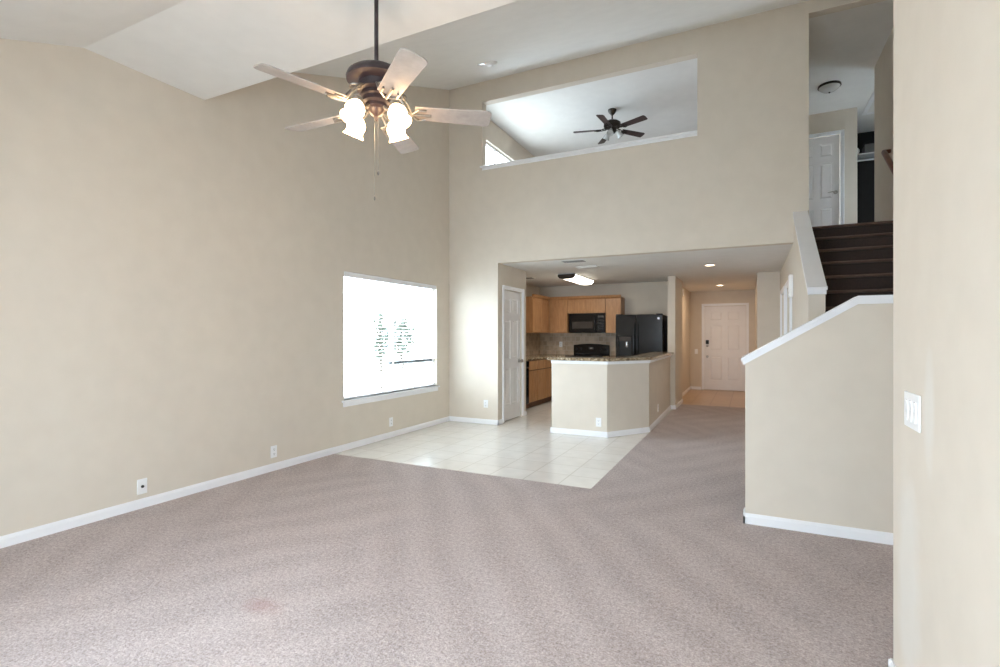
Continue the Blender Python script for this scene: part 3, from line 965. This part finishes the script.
B().lathe([(0.0, -0.002), (0.03, -0.002), (0.02, -0.012), (0.0, -0.016)], seg=20).build('lens', SHADE_OFF, t, smooth=True)


def vent(label, loc, w, d, dark=False):
    t = thing('ceiling_vent', label, 'vent', loc, group='kitchen ceiling vents')
    f = B().grid([-w, -w + 0.02, w - 0.02, w], [-d, -d + 0.02, d - 0.02, d], [-0.008, -0.001], lambda x, y, z: abs(x) > w - 0.02 or abs(y) > d - 0.02)
    f.build('frame', GRILLE, t)
    b = B()
    n = int(d * 2 / 0.022)
    for k in range(1, n):
        y = -d + 2 * d * k / n
        b.prism([(y - 0.006, -0.0015), (y + 0.004, -0.011), (y + 0.006, -0.010), (y - 0.004, -0.0015)], 'x', -w + 0.02, w - 0.02)
    b.build('louvers', GRILLE if not dark else GREYBOX, t)
vent('grey louvered ceiling vent closest to the edge of the low ceiling', (-2.27, 7.02, LOW), 0.18, 0.10, True)
vent('white louvered ceiling vent between the grey vent and the fluorescent light', (-2.27, 7.66, LOW), 0.17, 0.09)
vent('small ceiling vent by the pantry, above the upper cabinets', (-3.70, 8.70, LOW), 0.12, 0.09, True)

# ------------------------------------------------------------------ breakfast bar
outer = [(-2.42, 6.52), (-1.66, 6.52), (-1.24, 7.14), (-1.285, 9.548)]
def off(poly, d):
    """offset the open polyline to its inner (kitchen) side by d"""
    out = []
    for i, p in enumerate(poly):
        dirs = []
        if i > 0: dirs.append((Vector(p) - Vector(poly[i - 1])).normalized())
        if i < len(poly) - 1: dirs.append((Vector(poly[i + 1]) - Vector(p)).normalized())
        ns = [Vector((-q.y, q.x)) for q in dirs]
        n = sum(ns, Vector((0, 0)))
        n = n / n.length
        k = d / n.dot(ns[0])
        out.append((p[0] + n.x * k, p[1] + n.y * k))
    return out
b = B().ring(outer, off(outer, 0.12), -0.06, 0.985)
bw = struct(b.build('wall_breakfast_bar', WALL))
b = B()
b.ring(off(outer, -BBT), outer, 0.0, BBH * 0.8)
b.ring(off(outer, -BBT * 0.5), outer, BBH * 0.8, BBH)
b.box(-2.42 - BBT, -2.42, 6.52 - BBT, 6.64, 0, BBH)
struct(b.build('baseboard_bar', WHITE))
b = B()
b.ring(off(outer, -0.016), off(outer, 0.0), 0.945, 0.985)
b.ring(off(outer, -0.03), off(outer, 0.0), 0.968, 0.985)
struct(b.build('trim_4', WHITE))
ext = [(-2.47, 6.52)] + outer[1:]
b = B().ring(off(ext, -0.06), off(ext, 0.30), 0.986, 1.024)
tag(b.build('bar_countertop', GRANITE, bevel=0.008), 'speckled granite bar top lying on the angled half wall of the breakfast bar', 'countertop')

# ------------------------------------------------------------------ kitchen cabinets
def shaker(b, w0, w1, z0, z1, f, rail=0.055):
    """door slab on the plane local y = f (front toward -y)"""
    b.box(w0, w1, f - 0.012, f, z0, z1)
    for (a, c, p, q) in ((w0, w0 + rail, z0, z1), (w1 - rail, w1, z0, z1), (w0 + rail, w1 - rail, z0, z0 + rail), (w0 + rail, w1 - rail, z1 - rail, z1)):
        b.box(a, c, f - 0.02, f - 0.012, p, q)
    return b


def base_cab(label, loc, rz, w, doors, depth=0.6):
    t = thing('base_cabinet', label, 'cabinet', loc, rz, 'maple base cabinets')
    B().box(0, w, 0.0, depth, 0.10, 0.87).build('carcass', MAPLED, t)
    B().box(0.005, w - 0.005, 0.07, depth, 0.0, 0.10).build('toe_kick', MAPLED, t)
    dw = w / doors
    for k in range(doors):
        d = shaker(B(), k * dw + 0.013, (k + 1) * dw - 0.013, 0.115, 0.675, 0).build('door', MAPLE, t, bevel=0.002)
        B().box(k * dw + 0.013, (k + 1) * dw - 0.013, -0.02, 0, 0.695, 0.855).build('drawer', MAPLE, t, bevel=0.004)
    return t
def upper_cab(label, loc, rz, w, doors, h, depth=0.33, endw=0):
    t = thing('upper_cabinet', label, 'cabinet', loc, rz, 'maple upper cabinets')
    B().box(0, w, 0.0, depth, 0.0, h).build('carcass', MAPLE, t)
    dw = (w - endw) / doors
    for k in range(doors):
        shaker(B(), endw + k * dw + 0.006, endw + (k + 1) * dw - 0.006, 0.008, h - 0.03, 0, 0.05).build('door', MAPLE, t, bevel=0.002)
    c = B().prism([(0.0, h - 0.02), (-0.03, h + 0.005), (-0.045, h + 0.035), (-0.045, h + 0.045), (0.0, h + 0.045)], 'x', 0 if endw else -0.0, w)
    c.build('crown_moulding', MAPLE, t)
    return t
# side run along the left wall: fronts face +x -> rz = pi/2 (local x runs along +y)
XB = -3.56
t = thing('dishwasher', 'black dishwasher under the worktop end beside the pantry', 'dishwasher', (XB, 7.79, 0), R_)
B().box(0.003, 0.585, 0.0, 0.58, 0.10, 0.865).build('body', BLACKM, t)
B().box(0.006, 0.582, -0.025, 0, 0.11, 0.74).build('door', BLACK, t, bevel=0.005)
B().box(0.006, 0.582, -0.03, 0, 0.75, 0.862).build('control_panel', BLACK, t, bevel=0.005)
B().tube([(0.08, -0.028, 0.76), (0.08, -0.055, 0.76), (0.51, -0.055, 0.76), (0.51, -0.028, 0.76)], 0.008).build('handle', BLACKM, t, smooth=True)
B().box(0.01, 0.58, 0.05, 0.5, 0.0, 0.10).build('kick_plate', BLACKM, t)
base_cab('two door maple base cabinet beside the black dishwasher', (XB, 8.38, 0), R_, 0.80, 2)
base_cab('maple base cabinet reaching the kitchen corner', (XB, 9.18, 0), R_, 0.69, 2)
base_cab('narrow maple base cabinet between the kitchen corner and the stove', (XB + 0.002, 9.90, 0), 0, 0.185, 1)
base_cab('narrow maple base cabinet between the stove and the refrigerator', (-2.595, 9.88, 0), 0, 0.275, 1)
b = B().prism([(XL, 7.785), (-3.53, 7.785), (-3.53, 9.85), (-3.37, 9.85), (-3.37, 10.488), (XL, 10.488)], 'z', 0.872, 0.91)
tag(b.build('kitchen_worktop', GRANITE, bevel=0.006), 'speckled granite worktop along the cabinet wall, turning the corner to the stove', 'countertop')
b = B().box(-2.595, -2.32, 9.85, 10.488, 0.872, 0.91)
tag(b.build('kitchen_worktop', GRANITE, bevel=0.006), 'short speckled granite worktop between the stove and the refrigerator', 'countertop')
b = B().box(XL, -2.30, 10.488, 10.50, 0.91, 1.372)
struct(b.build('wall_backsplash_back', SPLASH_X))
b = B().box(XL, XL + 0.012, 7.79, 10.488, 0.91, 1.372)
struct(b.build('wall_backsplash_side', SPLASH_Y))
# uppers
XU, YU, UB = -3.83, 10.17, 1.372
upper_cab('maple upper cabinet on the side wall, in the kitchen corner', (XU, 9.22, UB), R_, YU - 9.22 - 0.05, 2, 0.715, 0.345)
upper_cab('single door maple upper cabinet from the corner to the microwave', (XU + 0.002, YU, UB), 0, 0.405, 1, 0.715, endw=0.10)
upper_cab('short wide maple cabinet directly above the microwave', (-3.42, YU, 1.775), 0, 0.80, 2, 0.312)
upper_cab('narrow tall maple upper cabinet between the microwave and the refrigerator', (-2.615, YU, UB), 0, 0.31, 1, 0.715)

# ------------------------------------------------------------------ appliances
t = thing('microwave', 'black over the range microwave between the maple cabinets', 'microwave', (-3.368, 10.11, 1.373))
B().box(0, 0.743, 0.02, 0.385, 0, 0.40).build('body', BLACKM, t)
d = B().box(0.004, 0.575, -0.012, 0.02, 0.004, 0.396).build('door', BLACK, t, bevel=0.006)
B().box(0.07, 0.50, -0.0145, -0.011, 0.09, 0.23).build('window', GREYGLASS, d, bevel=0.001)
B().tube([(0.548, -0.012, 0.05), (0.548, -0.042, 0.06), (0.548, -0.042, 0.34), (0.548, -0.012, 0.35)], 0.009).build('handle', BLACK, d, smooth=True)
p = B().box(0.579, 0.739, -0.012, 0.02, 0.004, 0.396).build('control_panel', BLACK, t, bevel=0.006)
B().box(0.61, 0.73, -0.0135, -0.011, 0.31, 0.35).build('display', DARKSLOT, p)
for i in range(3):
    for j in range(4):
        B().box(0.612 + i * 0.042, 0.644 + i * 0.042, -0.0135, -0.011, 0.07 + j * 0.055, 0.105 + j * 0.055).build('key', BLACKM, p)

t = thing('stove', 'black kitchen range with an arched control back under the microwave', 'stove', (-3.365, 9.84, 0))
B().box(0.003, 0.757, 0.02, 0.63, 0.03, 0.895).build('body', BLACKM, t)
B().box(0.0, 0.76, 0.0, 0.64, 0.896, 0.915).build('cooktop', BLACK, t, bevel=0.004)
for (bx, by, r) in ((0.2, 0.18, 0.10), (0.56, 0.18, 0.08), (0.2, 0.45, 0.08), (0.56, 0.45, 0.10)):
    B().lathe([(r, 0.9155), (r, 0.9175), (r - 0.01, 0.918), (0.0, 0.918)], (bx, by, 0), 24).build('burner', GREYGLASS, t)
arc = [(0.0, 0.915)] + [(0.76 * k / 12, 1.118 + 0.028 * math.sin(PI * k / 12)) for k in range(13)] + [(0.76, 0.915)]
bgd = B().prism(arc, 'y', 0.56, 0.635).build('backguard', BLACK, t, bevel=0.006)
B().box(0.33, 0.43, 0.556, 0.561, 1.03, 1.08).build('clock_display', DARKSLOT, bgd)
lg = B()
lg.box(0.358, 0.402, 0.5545, 0.5565, 1.042, 1.066)
lg.build('clock_digits', SILVER, bgd)
mt = Matrix.Rotation(PI / 2, 3, 'X')
for kx in (0.07, 0.17, 0.59, 0.69):
    B().lathe([(0.0, 0.03), (0.016, 0.028), (0.021, 0.004), (0.024, 0.0)], (kx, 0.56, 1.04), 18, mt).build('knob', BLACKM, bgd, smooth=True)
B().box(0.006, 0.754, -0.012, 0.02, 0.25, 0.86).build('oven_door', BLACK, t, bevel=0.006)
B().tube([(0.08, -0.01, 0.80), (0.08, -0.045, 0.80), (0.68, -0.045, 0.80), (0.68, -0.01, 0.80)], 0.01).build('oven_handle', BLACK, t, smooth=True)
B().box(0.006, 0.754, -0.012, 0.02, 0.05, 0.235).build('drawer', BLACK, t, bevel=0.006)

t = thing('refrigerator', 'tall black side by side refrigerator with a dispenser in the narrow door', 'refrigerator', (-2.30, 9.66, 0))
FW = 0.87
B().box(0.0, FW, 0.075, 0.82, 0.03, 1.70).build('body', BLACKM, t, bevel=0.006)
sp = 0.385
dl = B()
dz = (0.95, 1.30)
dl.grid([0.004, 0.07, 0.30, sp - 0.004], [0.0, 0.045, 0.072], [0.06, dz[0], dz[1], 1.712], lambda x, y, z: not (0.07 < x < 0.30 and y < 0.045 and dz[0] < z < dz[1]))
dl = dl.build('freezer_door', BLACK, t, bevel=0.01)
B().box(0.07, 0.30, 0.038, 0.0455, dz[0], dz[1]).build('dispenser_recess', BLACKM, dl)
B().box(0.072, 0.298, -0.002, 0.012, 1.215, 1.298).build('dispenser_panel', GREYGLASS, dl, bevel=0.002)
B().lathe([(0.03, 0), (0.034, 0.03), (0.028, 0.10), (0.0, 0.104)], (0.215, 0.02, 1.10), 16).build('dispenser_spout', SILVER, dl, smooth=True)
dr = B().box(sp + 0.004, FW - 0.004, 0.0, 0.072, 0.06, 1.712).build('fridge_door', BLACK, t, bevel=0.01)
B().lathe([(0.022, 0), (0.022, 0.004), (0.018, 0.006), (0.0, 0.006)], (FW - 0.075, 0.0, 1.635), 24, Matrix.Rotation(PI / 2, 3, 'X')).build('emblem', SILVER, dr)
for hx, ow in ((sp - 0.03, dl), (sp + 0.03, dr)):
    B().tube([(hx, 0.002, 0.60), (hx, -0.035, 0.66), (hx, -0.048, 0.95), (hx, -0.048, 1.25), (hx, -0.035, 1.50), (hx, 0.002, 1.56)], 0.012, 12).build('handle', BLACK, ow, smooth=True)
B().box(0.02, FW - 0.02, 0.02, 0.3, 0.0, 0.05).build('kick_grille', BLACKM, t)
B().box(0.01, 0.12, 0.01, 0.09, 1.70, 1.725).build('hinge_cover', BLACKM, t, bevel=0.004)
B().box(FW - 0.12, FW - 0.01, 0.01, 0.09, 1.70, 1.725).build('hinge_cover', BLACKM, t, bevel=0.004)

# ------------------------------------------------------------------ upstairs closet and hatch
t = thing('attic_hatch', 'white framed attic hatch panel in the upstairs hall ceiling', 'hatch', (2.05, 9.95, 5.11))
B().grid([-0.33, -0.27, 0.27, 0.33], [-0.62, -0.56, 0.56, 0.62], [-0.022, -0.001], lambda x, y, z: abs(x) > 0.27 or abs(y) > 0.56).build('frame', WHITE, t, bevel=0.004)
B().box(-0.27, 0.27, -0.56, 0.56, -0.008, -0.001).build('panel', CEIL, t)
t = thing('closet_shelf', 'white shelf with a rail inside the dark upstairs closet', 'shelf', (1.975, 11.52, 4.60))
B().box(-0.375, 0.375, -0.42, 0.0, -0.02, 0.0).build('board', WHITE, t)
B().tube([(-0.374, -0.25, -0.08), (0.374, -0.25, -0.08)], 0.016, 12).build('clothes_rail', WHITE, t, smooth=True)
t = thing('storage_box', 'grey storage box with a flat lid on the dark closet shelf', 'box', (1.98, 11.30, 4.601))
B().box(-0.12, 0.12, -0.15, 0.15, 0, 0.17).build('box_body', GREYBOX, t, bevel=0.004)
B().box(-0.127, 0.127, -0.157, 0.157, 0.172, 0.20).build('lid', DARKROOM, t, bevel=0.004)
b = B().lathe([(0.0, -0.17), (0.055, -0.165), (0.065, -0.15), (0.065, 0.15), (0.055, 0.165), (0.0, 0.17)], (1.72, 11.3, 4.667), 20, Matrix.Rotation(PI / 2, 3, 'X'))
tag(b.build('rolled_towel', WHITE, smooth=True), 'white rolled towel lying at the end of the closet shelf', 'towel')

# ------------------------------------------------------------------ garden beyond the dining window
def tree(label, loc, h, r, nleaf, half):
    t = thing('garden_tree', label, 'tree', loc, group='trees outside the dining window')
    tr = B().tube([(0, 0, 0), (0.04, 0.03, h * 0.3), (-0.03, 0.05, h * 0.6), (0.02, 0, h * 0.9)], [0.03, 0.026, 0.02, 0.01], 10)
    for k in range(7):
        a = k * 2.4; z0 = h * (0.32 + 0.07 * k)
        tr.tube([(0, 0, z0), (r * 0.4 * math.cos(a), r * 0.4 * math.sin(a), z0 + 0.25), (r * 0.8 * math.cos(a), r * 0.8 * math.sin(a), z0 + 0.4)], [0.03, 0.02, 0.008], 6)
    tr.build('trunk', BARK, t, smooth=True)
    lf = B()
    for k in range(nleaf):
        while True:
            p = Vector((random.uniform(-1, 1), random.uniform(-1, 1), random.uniform(-1, 1)))
            if 0.25 < p.length < 1: break
        c = Vector((p.x * r, p.y * r, h * 0.65 + p.z * half))
        u = Vector((random.gauss(0, 1), random.gauss(0, 1), random.gauss(0, 1))).normalized()
        w = u.cross(Vector((random.gauss(0, 1), random.gauss(0, 1), random.gauss(0, 1)))).normalized()
        n = u.cross(w)
        s = random.uniform(0.04, 0.08)
        pts = [c - u * s, c - u * s * 0.2 + w * s * 0.45 + n * 0.01, c + u * s, c - u * s * 0.2 - w * s * 0.45 + n * 0.01]
        lf.add(pts, [(0, 1, 2, 3)])
    lf.build('foliage', LEAF, t)
    return t
tree('pale leafy tree outside, behind the window mullion', (-7.6, 10.03, -0.2), 2.26, 0.42, 620, 0.5)
tree('slim leafy tree outside, seen through the first pane of the blind', (-7.4, 9.0, -0.2), 2.26, 0.16, 190, 0.55)
